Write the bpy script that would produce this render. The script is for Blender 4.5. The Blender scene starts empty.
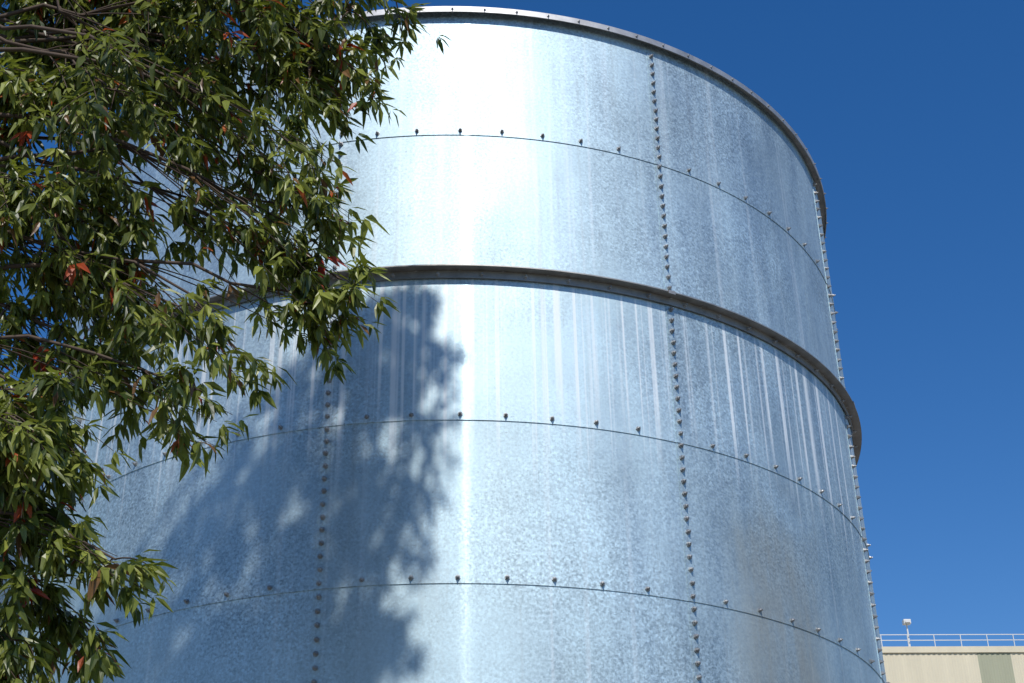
import bpy, math, random
import numpy as np
from mathutils import Vector, Matrix
rnd=random.Random(11)
scene=bpy.context.scene
R=3.44; CAMY=-12.1
# ------------------------------------------------------------ helpers
class MB:
    def __init__(s): s.v=[];s.f=[];s.t=[];s.m=[];s.sm=[]
    def add(s,vs,fs,tone=.5,mat=0,smooth=False):
        o=len(s.v); s.v.extend(vs)
        for f in fs:
            s.f.append(tuple(i+o for i in f)); s.t.append(tone); s.m.append(mat); s.sm.append(smooth)
    def obj(s,name,mats,parent=None,loc=(0,0,0)):
        me=bpy.data.meshes.new(name); me.from_pydata([tuple(p) for p in s.v],[],s.f)
        for m in mats: me.materials.append(m)
        me.polygons.foreach_set('material_index',s.m)
        me.polygons.foreach_set('use_smooth',s.sm)
        a=me.attributes.new('tone','FLOAT','FACE'); a.data.foreach_set('value',s.t)
        me.update()
        ob=bpy.data.objects.new(name,me); scene.collection.objects.link(ob); ob.location=loc
        if parent: ob.parent=parent
        return ob
def empty(name,loc=(0,0,0)):
    e=bpy.data.objects.new(name,None); scene.collection.objects.link(e); e.location=loc; return e
def newmat(name):
    m=bpy.data.materials.new(name); m.use_nodes=True; nt=m.node_tree
    return m,nt,nt.nodes['Principled BSDF']
def N(nt,t,**k):
    n=nt.nodes.new(t)
    for a,b in k.items(): setattr(n,a,b)
    return n
def math_(nt,op,a,b=None,c=None,clamp=False):
    n=nt.nodes.new('ShaderNodeMath'); n.operation=op; n.use_clamp=clamp
    for i,x in enumerate((a,b,c)):
        if x is None: continue
        if isinstance(x,(int,float)): n.inputs[i].default_value=x
        else: nt.links.new(x,n.inputs[i])
    return n.outputs[0]
def mix(nt,f,a,b):
    n=nt.nodes.new('ShaderNodeMix'); n.data_type='RGBA'
    for s,x in ((n.inputs[0],f),(n.inputs[6],a),(n.inputs[7],b)):
        if isinstance(x,(int,float)): s.default_value=x
        elif isinstance(x,tuple): s.default_value=(*x,1)
        else: nt.links.new(x,s)
    return n.outputs[2]
def mrange(nt,x,a,b,c,d,smooth=False):
    n=nt.nodes.new('ShaderNodeMapRange'); n.clamp=True
    if smooth: n.interpolation_type='SMOOTHSTEP'
    nt.links.new(x,n.inputs[0])
    for i,q in enumerate((a,b,c,d)): n.inputs[i+1].default_value=q
    return n.outputs[0]
def noise(nt,vec,scale,detail=3,rough=.5):
    n=nt.nodes.new('ShaderNodeTexNoise'); n.inputs['Scale'].default_value=scale
    n.inputs['Detail'].default_value=detail; n.inputs['Roughness'].default_value=rough
    nt.links.new(vec,n.inputs['Vector']); return n.outputs[0]

# ------------------------------------------------------------ materials
def steel_sheet(name,ring_z,patch=True):
    m,nt,b=newmat(name); L=nt.links
    tc=N(nt,'ShaderNodeTexCoord'); sp=N(nt,'ShaderNodeSeparateXYZ'); L.new(tc.outputs['Object'],sp.inputs[0])
    az=math_(nt,'ARCTAN2',sp.outputs[0],math_(nt,'MULTIPLY',sp.outputs[1],-1.0))
    u=math_(nt,'MULTIPLY',az,R); z=sp.outputs[2]
    def vec(su,sz,off=0.):
        c=N(nt,'ShaderNodeCombineXYZ'); L.new(math_(nt,'MULTIPLY',u,su),c.inputs[0]); L.new(math_(nt,'MULTIPLY',z,sz),c.inputs[2]); c.inputs[1].default_value=off
        return c.outputs[0]
    v=vec(1,1)
    at=N(nt,'ShaderNodeAttribute',attribute_name='tone')
    vo=N(nt,'ShaderNodeTexVoronoi'); vo.inputs['Scale'].default_value=70; L.new(v,vo.inputs['Vector'])
    spv=N(nt,'ShaderNodeSeparateColor'); L.new(vo.outputs['Color'],spv.inputs[0])
    spangle=spv.outputs[0]
    fine=noise(nt,v,50,2,.7); big=noise(nt,v,1.1,3,.6); med=noise(nt,vec(3,.5,3),1.6,3,.6)
    val=math_(nt,'ADD',math_(nt,'MULTIPLY',at.outputs['Fac'],.08),.50)
    val=math_(nt,'ADD',val,mrange(nt,big,.3,.7,-.07,.06))
    val=math_(nt,'ADD',val,mrange(nt,med,.3,.7,-.05,.05))
    grain=math_(nt,'ADD',math_(nt,'MULTIPLY',math_(nt,'SUBTRACT',spangle,.5),.19),mrange(nt,fine,.3,.7,-.10,.10))
    grain=math_(nt,'MULTIPLY',grain,mrange(nt,noise(nt,vec(1,1,31),.8,2,.6),.35,.65,.35,1.25))
    val=math_(nt,'ADD',val,grain)
    # scattered dark corroded specks
    sk=mrange(nt,noise(nt,vec(1,1,44),26,2,.6),.66,.74,0,1)
    skm=math_(nt,'MULTIPLY',sk,mrange(nt,noise(nt,vec(1,1,57),1.3,2,.6),.45,.65,.1,.6))
    cc=N(nt,'ShaderNodeCombineColor'); L.new(math_(nt,'MULTIPLY',val,.85),cc.inputs[0]); L.new(math_(nt,'MULTIPLY',val,1.06),cc.inputs[1]); L.new(math_(nt,'MULTIPLY',val,1.15),cc.inputs[2])
    col=mix(nt,skm,cc.outputs[0],(.25,.28,.30))
    # zinc-salt runs under the stiffener ring
    st=noise(nt,vec(21,.10,6),1.0,2,.6)
    st2=noise(nt,vec(1.5,.15,8),1.0,1,.5)
    stm=math_(nt,'MULTIPLY',mrange(nt,st,.52,.63,0,1),mrange(nt,st2,.30,.50,.65,1))
    wob=math_(nt,'MULTIPLY',noise(nt,vec(11,0,5),1.,1,.5),1.9)
    dz=math_(nt,'SUBTRACT',ring_z,z)
    fade=math_(nt,'MULTIPLY',mrange(nt,dz,.04,.10,0,1),math_(nt,'SUBTRACT',1.0,mrange(nt,math_(nt,'SUBTRACT',dz,wob),-.1,.45,0,1)))
    stm=math_(nt,'MULTIPLY',stm,fade)
    st3=math_(nt,'MULTIPLY',mrange(nt,noise(nt,vec(13,.18,21),1.,2,.6),.58,.70,0,1),.22)
    stm=math_(nt,'MAXIMUM',math_(nt,'MULTIPLY',stm,.80),st3)
    col=mix(nt,stm,col,(.78,.82,.84))
    dd=noise(nt,vec(16,.5,12),1.,2,.7)
    ddm=math_(nt,'MULTIPLY',mrange(nt,dd,.56,.72,0,1),.15)
    col=mix(nt,ddm,col,(.28,.27,.25))
    brown_patch=None
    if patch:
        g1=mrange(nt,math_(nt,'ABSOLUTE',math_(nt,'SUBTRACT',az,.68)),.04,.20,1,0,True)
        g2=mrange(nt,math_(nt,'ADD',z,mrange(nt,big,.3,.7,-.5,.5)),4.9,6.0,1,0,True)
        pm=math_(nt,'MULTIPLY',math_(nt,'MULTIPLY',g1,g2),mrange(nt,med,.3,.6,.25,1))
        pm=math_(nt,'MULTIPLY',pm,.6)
        col=mix(nt,pm,col,(.24,.22,.18)); brown_patch=pm  # soft brownish patch low on one side, blended into the base colour
    L.new(col,b.inputs['Base Color'])
    met=math_(nt,'SUBTRACT',.92,math_(nt,'MULTIPLY',stm,.75))
    if brown_patch is not None: met=math_(nt,'SUBTRACT',met,math_(nt,'MULTIPLY',brown_patch,.4))
    L.new(met,b.inputs['Metallic'])
    ro=math_(nt,'ADD',.59,mrange(nt,med,.3,.7,-.05,.05)); ro=math_(nt,'ADD',ro,math_(nt,'MULTIPLY',spangle,.08))
    L.new(ro,b.inputs['Roughness'])
    bp=N(nt,'ShaderNodeBump'); bp.inputs['Strength'].default_value=1; bp.inputs['Distance'].default_value=.008
    h=noise(nt,vec(1.0,.6,4),1.3,1,.4)
    L.new(h,bp.inputs['Height']); L.new(bp.outputs[0],b.inputs['Normal'])
    # rolled-sheet sheen: sharp across the sheet, stretched along the height
    gl=N(nt,'ShaderNodeBsdfAnisotropic'); gl.inputs['Anisotropy'].default_value=.78; gl.inputs['Rotation'].default_value=0
    tg=N(nt,'ShaderNodeTangent',direction_type='RADIAL',axis='Z'); L.new(tg.outputs[0],gl.inputs['Tangent'])
    L.new(col,gl.inputs['Color']); L.new(math_(nt,'ADD',.10,math_(nt,'MULTIPLY',fine,.10)),gl.inputs['Roughness'])
    ms=N(nt,'ShaderNodeMixShader'); 
    f=math_(nt,'MULTIPLY',math_(nt,'SUBTRACT',1.0,stm),.04)
    if brown_patch is not None: f=math_(nt,'MULTIPLY',f,math_(nt,'SUBTRACT',1.0,brown_patch))
    L.new(f,ms.inputs[0])
    L.new(b.outputs[0],ms.inputs[1]); L.new(gl.outputs[0],ms.inputs[2]); L.new(ms.outputs[0],nt.nodes['Material Output'].inputs[0])
    return m
def steel_plain(name,v,rough,tint=(1,1,1)):
    m,nt,b=newmat(name)
    tc=N(nt,'ShaderNodeTexCoord')
    n1=noise(nt,tc.outputs['Object'],7,5,.65)
    lo=tuple(v*.72*t for t in tint); hi=tuple(v*1.2*t for t in tint)
    nt.links.new(mix(nt,mrange(nt,n1,.3,.7,0,1),lo,hi),b.inputs['Base Color'])
    b.inputs['Metallic'].default_value=.8
    b.inputs['Roughness'].default_value=rough
    return m
M_bolt=steel_plain('galvanised_bolt',.36,.5)
M_ring=steel_plain('galvanised_angle',.34,.55,(1,.97,.92))
M_rim=steel_plain('galvanised_rim',.42,.55)

# ------------------------------------------------------------ tank
ZS=[.35,1.45,2.57,3.69,4.80,5.91,7.00,8.20,9.33]
NP=9; AZ0=.443; DA=2*math.pi/NP
def cyl(a,r,z): return (r*math.sin(a),-r*math.cos(a),z)
def bolt(mb,a,z,r0,rr=.013,hh=.02,wr=.02,spin=0.):
    n=Vector((math.sin(a),-math.cos(a),0)); t=Vector((math.cos(a),math.sin(a),0)); k=Vector((0,0,1))
    c=n*r0+Vector((0,0,z))
    vs=[];fs=[]
    def ringv(rad,h,nn):
        return [tuple(c+n*h+t*(rad*math.cos(spin+6.28318*i/nn))+k*(rad*math.sin(spin+6.28318*i/nn))) for i in range(nn)]
    nn=6
    prof=[(wr,-.006),(wr,.003),(rr,.0035),(rr,hh*.75),(rr*.72,hh),(rr*.45,hh+.001),(rr*.42,hh+.010)]
    for p in prof: vs+=ringv(p[0],p[1],nn)
    for j in range(len(prof)-1):
        for i in range(nn): fs.append((j*nn+i,j*nn+(i+1)%nn,(j+1)*nn+(i+1)%nn,(j+1)*nn+i))
    fs.append(tuple((len(prof)-1)*nn+i for i in range(nn)))
    mb.add(vs,fs,rnd.random())
def sweep(mb,prof,tone=.5,nseg=216,a0=0,a1=2*math.pi):
    for j in range(len(prof)):
        p,q=prof[j],prof[(j+1)%len(prof)]
        vs=[];fs=[]
        for i in range(nseg+1):
            a=a0+(a1-a0)*i/nseg
            vs+= [cyl(a,*p),cyl(a,*q)]
        for i in range(nseg): fs.append((2*i,2*i+2,2*i+3,2*i+1))
        mb.add(vs,fs,tone,smooth=True)
def build_tank(loc,zs,ring_i,az0,mat,seed):
    r_=random.Random(seed)
    root=empty('steel_tank',loc)
    mb=MB(); bo=MB()
    ns=22
    for ci in range(len(zs)-1):
        z0,z1=zs[ci]-.035,zs[ci+1]+.0
        for p in range(NP):
            a0=az0+p*DA; a1=a0+DA+.012
            tone=r_.random()
            da=[a0+(a1-a0)*i/ns for i in range(ns+1)]
            rb=R+.0055; rt=R
            lap=lambda i:.004*(1-i/ns)
            rows=[(z0,rb),(z0+.07,rb-.0005),(z0+.20,R+.003),((z0+z1)/2,R+.001),(z1,rt)]
            vs=[cyl(a,rr+lap(i),zz) for zz,rr in rows for i,a in enumerate(da)]
            fs=[(j*(ns+1)+i,j*(ns+1)+i+1,(j+1)*(ns+1)+i+1,(j+1)*(ns+1)+i) for j in range(len(rows)-1) for i in range(ns)]
            mb.add(vs,fs,tone,smooth=True)
            vs=[cyl(a,rb+lap(i),z0) for i,a in enumerate(da)]+[cyl(a,R-.02,z0+.004) for a in da]
            mb.add(vs,[(i,ns+1+i,ns+2+i,i+1) for i in range(ns)],tone)
            vs=[];
            for zz,rr in rows: vs+=[cyl(a0,rr+.004,zz),cyl(a0+.001,R-.02,zz)]
            mb.add(vs,[(2*j,2*j+2,2*j+3,2*j+1) for j in range(len(rows)-1)],tone)
            if ci>0:
                for k in range(1,8):
                    a=a0+DA*(k)/8+r_.uniform(-.003,.003)
                    bolt(bo,a,zs[ci]+.005+r_.uniform(-.005,.005),R+.009,.0115,.018,.0175,r_.uniform(0,1))
    zmin,zmax=zs[0],zs[-1]-.03
    n=int((zmax-zmin)/.088)
    for p in range(NP):
        a0=az0+p*DA
        for i in range(n):
            z=zmin+.05+i*(zmax-zmin-.06)/n+r_.uniform(-.003,.003)
            bolt(bo,a0+.010+r_.uniform(-.0009,.0009),z,R+.009,.0125,.019,.019,r_.uniform(0,1))
    mb.obj('shell',[mat],root)
    rg=MB(); zr=zs[ring_i]
    sweep(rg,[(R+.011,zr+.012),(R+.088,zr+.012),(R+.088,zr+.003),(R+.021,zr+.003),(R+.021,zr-.055),(R+.011,zr-.055)][::-1])
    for k in range(NP*8):
        a=az0+DA*(k+.5)/8
        bolt(bo,a,zr-.03,R+.022,.012,.018,.018)
    for k in range(NP):
        a=az0+DA*(k+.0)
        sweep(rg,[(R+.0885,zr+.014),(R+.0935,zr+.014),(R+.0935,zr-.012),(R+.0885,zr-.012)][::-1],nseg=3,a0=a-.008,a1=a+.008)
    rg.obj('stiffener_ring',[M_ring],root)
    rm=MB(); zt=zs[-1]
    sweep(rm,[(R-.03,zt+.004),(R+.060,zt+.004),(R+.060,zt-.048),(R+.053,zt-.048),(R+.053,zt-.004),(R-.03,zt-.004)][::-1])
    for k in range(NP*10):
        a=az0+DA*(k+.5)/10
        bolt(bo,a,zt-.024,R+.061,.007,.008,.010)
    rm.obj('top_rim',[M_rim],root)
    bo.obj('seam_bolts',[M_bolt],root)
    rf=MB(); n=72
    vs=[cyl(6.283185*i/n,R+.05,zt+.006) for i in range(n)]+[(0,0,zt+.42)]
    rf.add(vs,[(i,(i+1)%n,n) for i in range(n)])
    rf.obj('roof',[M_rim],root)
    sl=MB()
    vs=[cyl(6.283185*i/n,R+.35,-.2) for i in range(n)]+[cyl(6.283185*i/n,R+.35,zs[0]-.03) for i in range(n)]
    sl.add(vs,[(i,(i+1)%n,n+(i+1)%n,n+i) for i in range(n)]+[tuple(n+i for i in range(n))])
    sl.obj('concrete_plinth',[M_conc],root)
    return root
m,nt,b=newmat('concrete'); tc=N(nt,'ShaderNodeTexCoord')
nt.links.new(mix(nt,noise(nt,tc.outputs['Object'],3,6,.65),(.22,.21,.19),(.38,.36,.33)),b.inputs['Base Color']); b.inputs['Roughness'].default_value=.9
M_conc=m
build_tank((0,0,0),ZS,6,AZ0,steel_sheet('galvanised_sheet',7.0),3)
build_tank((-7.6,2.0,0),ZS[:-1],5,.1,steel_sheet('galvanised_sheet_b',5.91,False),8)

# ------------------------------------------------------------ ground
m,nt,b=newmat('gravel_ground'); tc=N(nt,'ShaderNodeTexCoord')
c1=mix(nt,noise(nt,tc.outputs['Object'],.4,6,.6),(.16,.14,.11),(.28,.25,.20))
c2=mix(nt,mrange(nt,noise(nt,tc.outputs['Object'],25,4,.7),.3,.7,0,1),(.10,.09,.08),c1)
nt.links.new(c2,b.inputs['Base Color']); b.inputs['Roughness'].default_value=.95
g=MB(); g.add([(-1500,-1500,0),(1500,-1500,0),(1500,1500,0),(-1500,1500,0)],[(0,1,2,3)]); g.obj('ground',[m])

# ------------------------------------------------------------ distant building
def box(mb,x0,x1,y0,y1,z0,z1,mat=0,tone=.5):
    vs=[(x,y,z) for z in (z0,z1) for y in (y0,y1) for x in (x0,x1)]
    mb.add(vs,[(0,1,5,4),(1,3,7,5),(3,2,6,7),(2,0,4,6),(4,5,7,6),(0,2,3,1)],tone,mat)
def clad(name,c):
    m,nt,b=newmat(name); tc=N(nt,'ShaderNodeTexCoord')
    mp=N(nt,'ShaderNodeMapping'); mp.inputs['Scale'].default_value=(1,1,.15); nt.links.new(tc.outputs['Object'],mp.inputs[0])
    nt.links.new(mix(nt,mrange(nt,noise(nt,mp.outputs[0],.8,5,.6),.3,.75,0,1),tuple(x*.82 for x in c),c),b.inputs['Base Color']); b.inputs['Roughness'].default_value=.6
    return m
M_cream=clad('cream_cladding',(.72,.64,.46)); M_olive=clad('olive_cladding',(.40,.40,.27)); M_white=clad('white_paint',(.75,.75,.72))
BX,BY=19.0,68.0; H=27.1
root=empty('industrial_building',(BX,BY,0))
w=MB()
n=150; x0,x1=0,45
vs=[];fs=[]
for i in range(n*4+1):
    x=x0+(x1-x0)*i/(n*4); k=i%4; y=0 if k in(0,1) else .025
    vs+=[(x,y,0),(x,y,H-.35)]
for i in range(n*4):
    xm=x0+(x1-x0)*(i+.5)/(n*4)
    w.add([vs[2*i],vs[2*i+2],vs[2*i+3],vs[2*i+1]],[(0,1,2,3)],.5,1 if 10.1<xm<12.0 else 0)
box(w,x0,x1,.3,40,0,H-.4)
w.obj('cladding_walls',[M_cream,M_olive],root)
r2=MB(); box(r2,x0-.2,x1+.2,-.08,.29,H-.35,H,0); box(r2,x0-.2,x1+.2,.29,40.2,H-.39,H-.02)
r2.obj('roof_fascia',[M_cream],root)
rl=MB()
for i in range(31): box(rl,.3+i*1.5,.34+i*1.5,-.06,-.02,H,H+.7)
for zz in (.38,.7): box(rl,.3,45.3,-.017,.02,H+zz-.02,H+zz+.02)
rl.obj('roof_railing',[M_white],root)
lp=MB(); box(lp,6.4,6.47,.1,.17,H,H+1.35); box(lp,6.25,6.65,-.05,.3,H+1.35,H+1.6); box(lp,6.3,6.6,-.15,-.06,H+1.38,H+1.5)
lp.obj('roof_floodlight',[M_white],root)

# ------------------------------------------------------------ tree
m,nt,b=newmat('bark'); tc=N(nt,'ShaderNodeTexCoord')
nt.links.new(mix(nt,noise(nt,tc.outputs['Object'],9,6,.7),(.045,.03,.022),(.12,.08,.055)),b.inputs['Base Color']); b.inputs['Roughness'].default_value=.85
M_bark=m
def leafmat(name,c0,c1,tc_=(.30,.36,.02)):
    m,nt,b=newmat(name)
    at=N(nt,'ShaderNodeAttribute',attribute_name='tone')
    col=mix(nt,at.outputs['Fac'],c0,c1)
    nt.links.new(col,b.inputs['Base Color']); b.inputs['Roughness'].default_value=.38
    tr=N(nt,'ShaderNodeBsdfTranslucent'); nt.links.new(mix(nt,.45,col,tc_),tr.inputs[0])
    ms=N(nt,'ShaderNodeMixShader'); ms.inputs[0].default_value=.36
    nt.links.new(b.outputs[0],ms.inputs[1]); nt.links.new(tr.outputs[0],ms.inputs[2])
    nt.links.new(ms.outputs[0],nt.nodes['Material Output'].inputs[0])
    return m
M_leaf=leafmat('leaf_green',(.026,.048,.010),(.29,.32,.06)); M_red=leafmat('leaf_red',(.35,.04,.015),(.50,.14,.04),(.6,.1,.03)); M_brown=leafmat('leaf_brown',(.14,.07,.03),(.24,.13,.05),(.3,.15,.05))
wood=MB(); leaves=MB()
def tube(pts,rads,ns=6):
    vs=[];fs=[]
    for i,p in enumerate(pts):
        p=Vector(p)
        d=(Vector(pts[min(i+1,len(pts)-1)])-Vector(pts[max(i-1,0)])).normalized()
        a=d.cross(Vector((.3,.1,1)) if abs(d.z)<.9 else Vector((1,0,0))).normalized(); c=d.cross(a)
        for k in range(ns):
            t=6.28318*k/ns; vs.append(tuple(p+(a*math.cos(t)+c*math.sin(t))*rads[i]))
    for i in range(len(pts)-1):
        for k in range(ns): fs.append((i*ns+k,i*ns+(k+1)%ns,(i+1)*ns+(k+1)%ns,(i+1)*ns+k))
    wood.add(vs,fs,.5,0,True)
def bez(p0,p1,p2,n):
    return [p0*(1-t)**2+p1*2*t*(1-t)+p2*t*t for t in [i/n for i in range(n+1)]]
def lance(p,d,L,W,nrm,tone,mt):
    s=d.cross(nrm)
    if s.length<.05: return
    s.normalize(); n=s.cross(d)
    if n.z<0: n=-n
    c=rnd.uniform(.05,.3)*L; sw=s*rnd.uniform(-.12,.12)*L
    a=p+d*L*.38+n*W*.3+sw*.4; t=p+d*L-n*c+sw; k=p+d*L*.4-n*c*.1+sw*.4; q=p+d*L*.72-n*c*.5+n*W*.15+sw*.8; q0=q-n*W*.35
    leaves.add([tuple(p),tuple(a+s*W),tuple(q+s*W*.62),tuple(t),tuple(q-s*W*.62),tuple(a-s*W),tuple(k),tuple(q0)],
       [(0,6,1),(1,6,7,2),(2,7,3),(3,7,4),(4,7,6,5),(5,6,0)],tone,mt)
def whorl(p,ax,size):
    n=rnd.choice((3,4,4,5,6))
    base=rnd.random()*6.28
    a=ax.cross(Vector((.2,.3,1))).normalized(); c=ax.cross(a)
    tb=rnd.gauss(.45,.32); redw=rnd.random()<.010
    for i in range(n):
        an=base+6.28*i/n+rnd.uniform(-.4,.4)
        d=(ax*rnd.uniform(.3,1.)+(a*math.cos(an)+c*math.sin(an))*rnd.uniform(.7,1.3)+Vector((0,0,-.6))).normalized()
        q=rnd.random(); mt=1 if (redw or q<.010) else 2 if q<.035 else 0
        nr=Vector((rnd.gauss(0,.5),rnd.gauss(-.35,.5),1))
        L=size*rnd.uniform(.7,1.15)
        lance(p+d*L*.08,d,L,L*rnd.uniform(.10,.16),nr,min(1,max(0,tb+rnd.gauss(0,.15))),mt)
def cluster(c,r,nt_,nl,parent):
    c=Vector(c)
    mid=(parent+c)/2+Vector((rnd.uniform(-.3,.3),rnd.uniform(-.3,.3),.3*(c-parent).length))
    path=bez(parent,mid,c+Vector((0,0,r*.4)),9)
    for i in range(1,9): path[i]=path[i]+Vector((rnd.gauss(0,.03),rnd.gauss(0,.03),rnd.gauss(0,.03)))
    tube(path,[.015-.010*i/9 for i in range(10)],5)
    for i in range(nt_):
        s=path[rnd.randint(5,9)]
        dv=Vector((rnd.gauss(0,1),rnd.gauss(0,1),rnd.gauss(-.1,.8))).normalized()*r*rnd.uniform(.4,1.1)
        e=c+dv; e.z-=r*.2
        k=(s+e)/2+Vector((0,0,r*.35))
        tw=bez(s,k,e,6)
        tube(tw,[.005-.0035*j/6 for j in range(7)],3)
        for j in range(nl):
            t=1 if j==0 else rnd.uniform(.3,1); q=t*6; i0=min(5,int(q)); p=tw[i0].lerp(tw[i0+1],q-i0)
            ax=(tw[i0+1]-tw[i0]).normalized()
            whorl(p+Vector((rnd.gauss(0,.02),rnd.gauss(0,.02),rnd.gauss(0,.02))),ax,rnd.uniform(.08,.135))
TX,TY=-3.1,-6.3
trunk=[Vector((TX,TY,-.05)),Vector((TX+.03,TY,.8)),Vector((TX-.05,TY+.05,2.2)),Vector((TX+.08,TY,3.8)),Vector((TX+.2,TY-.1,5.4)),Vector((TX+.25,TY,7)),Vector((TX+.5,TY+.1,8.6)),Vector((TX+.6,TY+.1,9.8))]
tube(trunk,[.26,.2,.17,.15,.12,.09,.06,.03],14)
# boughs: (lateral slope, rise slope, distance from the path, radius, twigs, leaf whorls per twig)
B=[(-.341,.855,6,.5,24,9),(-.39,.80,5.8,.4,18,9),(-.30,.88,6.3,.4,19,9),(-.255,.856,6.2,.5,22,9),(-.21,.88,5.7,.35,16,9),(-.17,.857,5.8,.42,19,8),(-.125,.85,6.1,.3,14,8),(-.093,.870,6,.34,17,8),(-.055,.895,6,.2,10,7),(-.072,.80,6,.18,8,6),(-.125,.82,6,.2,8,7),
(-.131,.771,6,.28,12,7),(-.125,.72,5.8,.24,11,7),(-.11,.675,6,.20,10,7),(-.085,.66,6,.12,4,6),(-.080,.595,6,.2,12,8),(-.10,.575,6,.18,8,7),(-.122,.615,6.1,.24,12,7),(-.185,.665,6.2,.16,5,6),(-.165,.70,6.1,.2,7,6),
(-.225,.77,6,.38,15,7),(-.287,.77,5.7,.45,21,9),(-.35,.748,6,.45,22,8),(-.323,.66,5.8,.42,22,8),(-.37,.66,5.9,.35,14,8),(-.262,.67,6,.30,15,8),(-.215,.575,5.8,.24,11,7),(-.26,.61,6.2,.3,14,7),
(-.275,.560,6.1,.32,17,8),(-.165,.54,6,.15,6,6),(-.195,.505,5.8,.2,10,7),(-.23,.51,6,.2,8,7),(-.29,.492,5.6,.24,13,8),(-.33,.552,6,.35,16,8),(-.315,.468,5.4,.26,15,8),(-.335,.44,5.8,.26,13,8),
(-.27,.455,5.8,.17,9,7),(-.30,.42,5.9,.22,12,7),(-.275,.395,5.7,.2,10,7),(-.24,.372,5.6,.17,8,7),(-.26,.325,5.8,.2,11,7),(-.295,.35,5.7,.2,11,7),(-.30,.311,5.6,.2,12,7),(-.33,.38,5.8,.2,9,6),(-.325,.29,5.7,.2,10,7),(-.27,.275,5.8,.18,7,7),
(-.33,.84,6.5,.35,16,9),(-.30,.80,6.5,.35,15,9),(-.36,.90,6.1,.35,15,9),(-.24,.82,6.5,.3,13,8),(-.20,.80,6.4,.25,9,8),(-.30,.72,6.4,.3,12,8)]
def attach(c,ph):
    i=0
    while trunk[i+1].z<ph: i+=1
    t=(ph-trunk[i].z)/(trunk[i+1].z-trunk[i].z)
    return trunk[i].lerp(trunk[i+1],t)
for X,Z,d,r,a,l in B:
    c=Vector((X*d,CAMY+d,1.6+Z*d))
    cluster(c,r,a,l,attach(c,max(3.0,min(9,c.z+rnd.uniform(-.3,.9)))))
# upper crown, above the camera's view
UP=[(-.15,-6.0,9.75,.28),(-.08,-6.1,9.3,.28),(-.12,-6.0,8.8,.3),(-.15,-6.1,8.35,.25),(-.3,-6.2,8.1,.35),(-.35,-6,9.55,.35),(-.40,-5.9,9.1,.4),(-.5,-6.2,8.5,.4),(-.75,-6,9.3,.4),(-.85,-6.1,8.9,.42),(-.8,-6.2,8.2,.4),(-1.2,-6.2,8.0,.42),(-1.25,-5.9,8.8,.4),(-.9,-6.0,7.75,.35),(-.3,-6.15,7.72,.22),(-.6,-6.15,7.7,.28),(-.5,-6.2,7.45,.2),(-.9,-6.2,7.4,.25),
(-1.5,-5.9,7.7,.35),(-1.4,-6.1,8.4,.4),(-1.9,-6.1,8.5,.4),(-1.8,-6.1,7.9,.45),(-2.3,-6.1,8.0,.45),(-2.4,-6.0,8.8,.4),(-2.0,-6.3,8.9,.45),(-2.9,-6.3,8.4,.5),(-2.9,-6.1,7.8,.4),(-3.3,-6,9.0,.5),(-3.7,-6.3,8.2,.55),(-2.7,-6.2,9.6,.4),(-3.8,-6.2,7.2,.5),(-4.1,-6.1,6.2,.5),(-3.7,-6.9,5.4,.5),(-2.2,-6.6,8.1,.45)]
for x,y,z,r in UP:
    c=Vector((x,y,z)); cluster(c,r,16,9,attach(c,min(9.6,z+.1)-.8))
root=empty('leafy_tree',(0,0,0))
wood.obj('trunk_and_branches',[M_bark],root); leaves.obj('foliage',[M_leaf,M_red,M_brown],root)

# ------------------------------------------------------------ light
EL=math.radians(50); SA=.06
w=bpy.data.worlds.new('World'); scene.world=w; w.use_nodes=True; nt=w.node_tree
sk=nt.nodes.new('ShaderNodeTexSky'); sk.sky_type='NISHITA'; sk.sun_disc=False; sk.sun_elevation=EL; sk.sun_rotation=math.pi-SA
sk.air_density=1.0; sk.dust_density=.1; sk.ozone_density=2.4
hs=nt.nodes.new('ShaderNodeHueSaturation'); hs.inputs['Saturation'].default_value=1.35; hs.inputs['Hue'].default_value=.508
nt.links.new(sk.outputs[0],hs.inputs['Color'])
nt.links.new(hs.outputs[0],nt.nodes['Background'].inputs[0]); nt.nodes['Background'].inputs[1].default_value=.125
sd=bpy.data.lights.new('sun','SUN'); sd.energy=4.0; sd.angle=math.radians(1.0); sd.color=(1,.96,.9)
so=bpy.data.objects.new('sun',sd); scene.collection.objects.link(so)
v=Vector((math.sin(SA)*math.cos(EL),-math.cos(SA)*math.cos(EL),math.sin(EL)))
so.rotation_euler=(-v).to_track_quat('-Z','Y').to_euler(); so.location=v*50

# ------------------------------------------------------------ camera
cd=bpy.data.cameras.new('camera'); cd.lens=52.4; cd.sensor_width=36; cd.clip_end=5000
co=bpy.data.objects.new('camera',cd); scene.collection.objects.link(co)
th,yw,ro=.511,.043,-.017
F=Vector((math.sin(yw)*math.cos(th),math.cos(yw)*math.cos(th),math.sin(th))); Rv=Vector((math.cos(yw),-math.sin(yw),0)); U=Rv.cross(F)
R2=Rv*math.cos(ro)+U*math.sin(ro); U2=-Rv*math.sin(ro)+U*math.cos(ro)
Mx=Matrix(((R2.x,U2.x,-F.x,0),(R2.y,U2.y,-F.y,CAMY),(R2.z,U2.z,-F.z,1.6),(0,0,0,1)))
co.matrix_world=Mx
scene.camera=co
scene.view_settings.view_transform='Standard'; scene.view_settings.look='None'; scene.view_settings.exposure=0
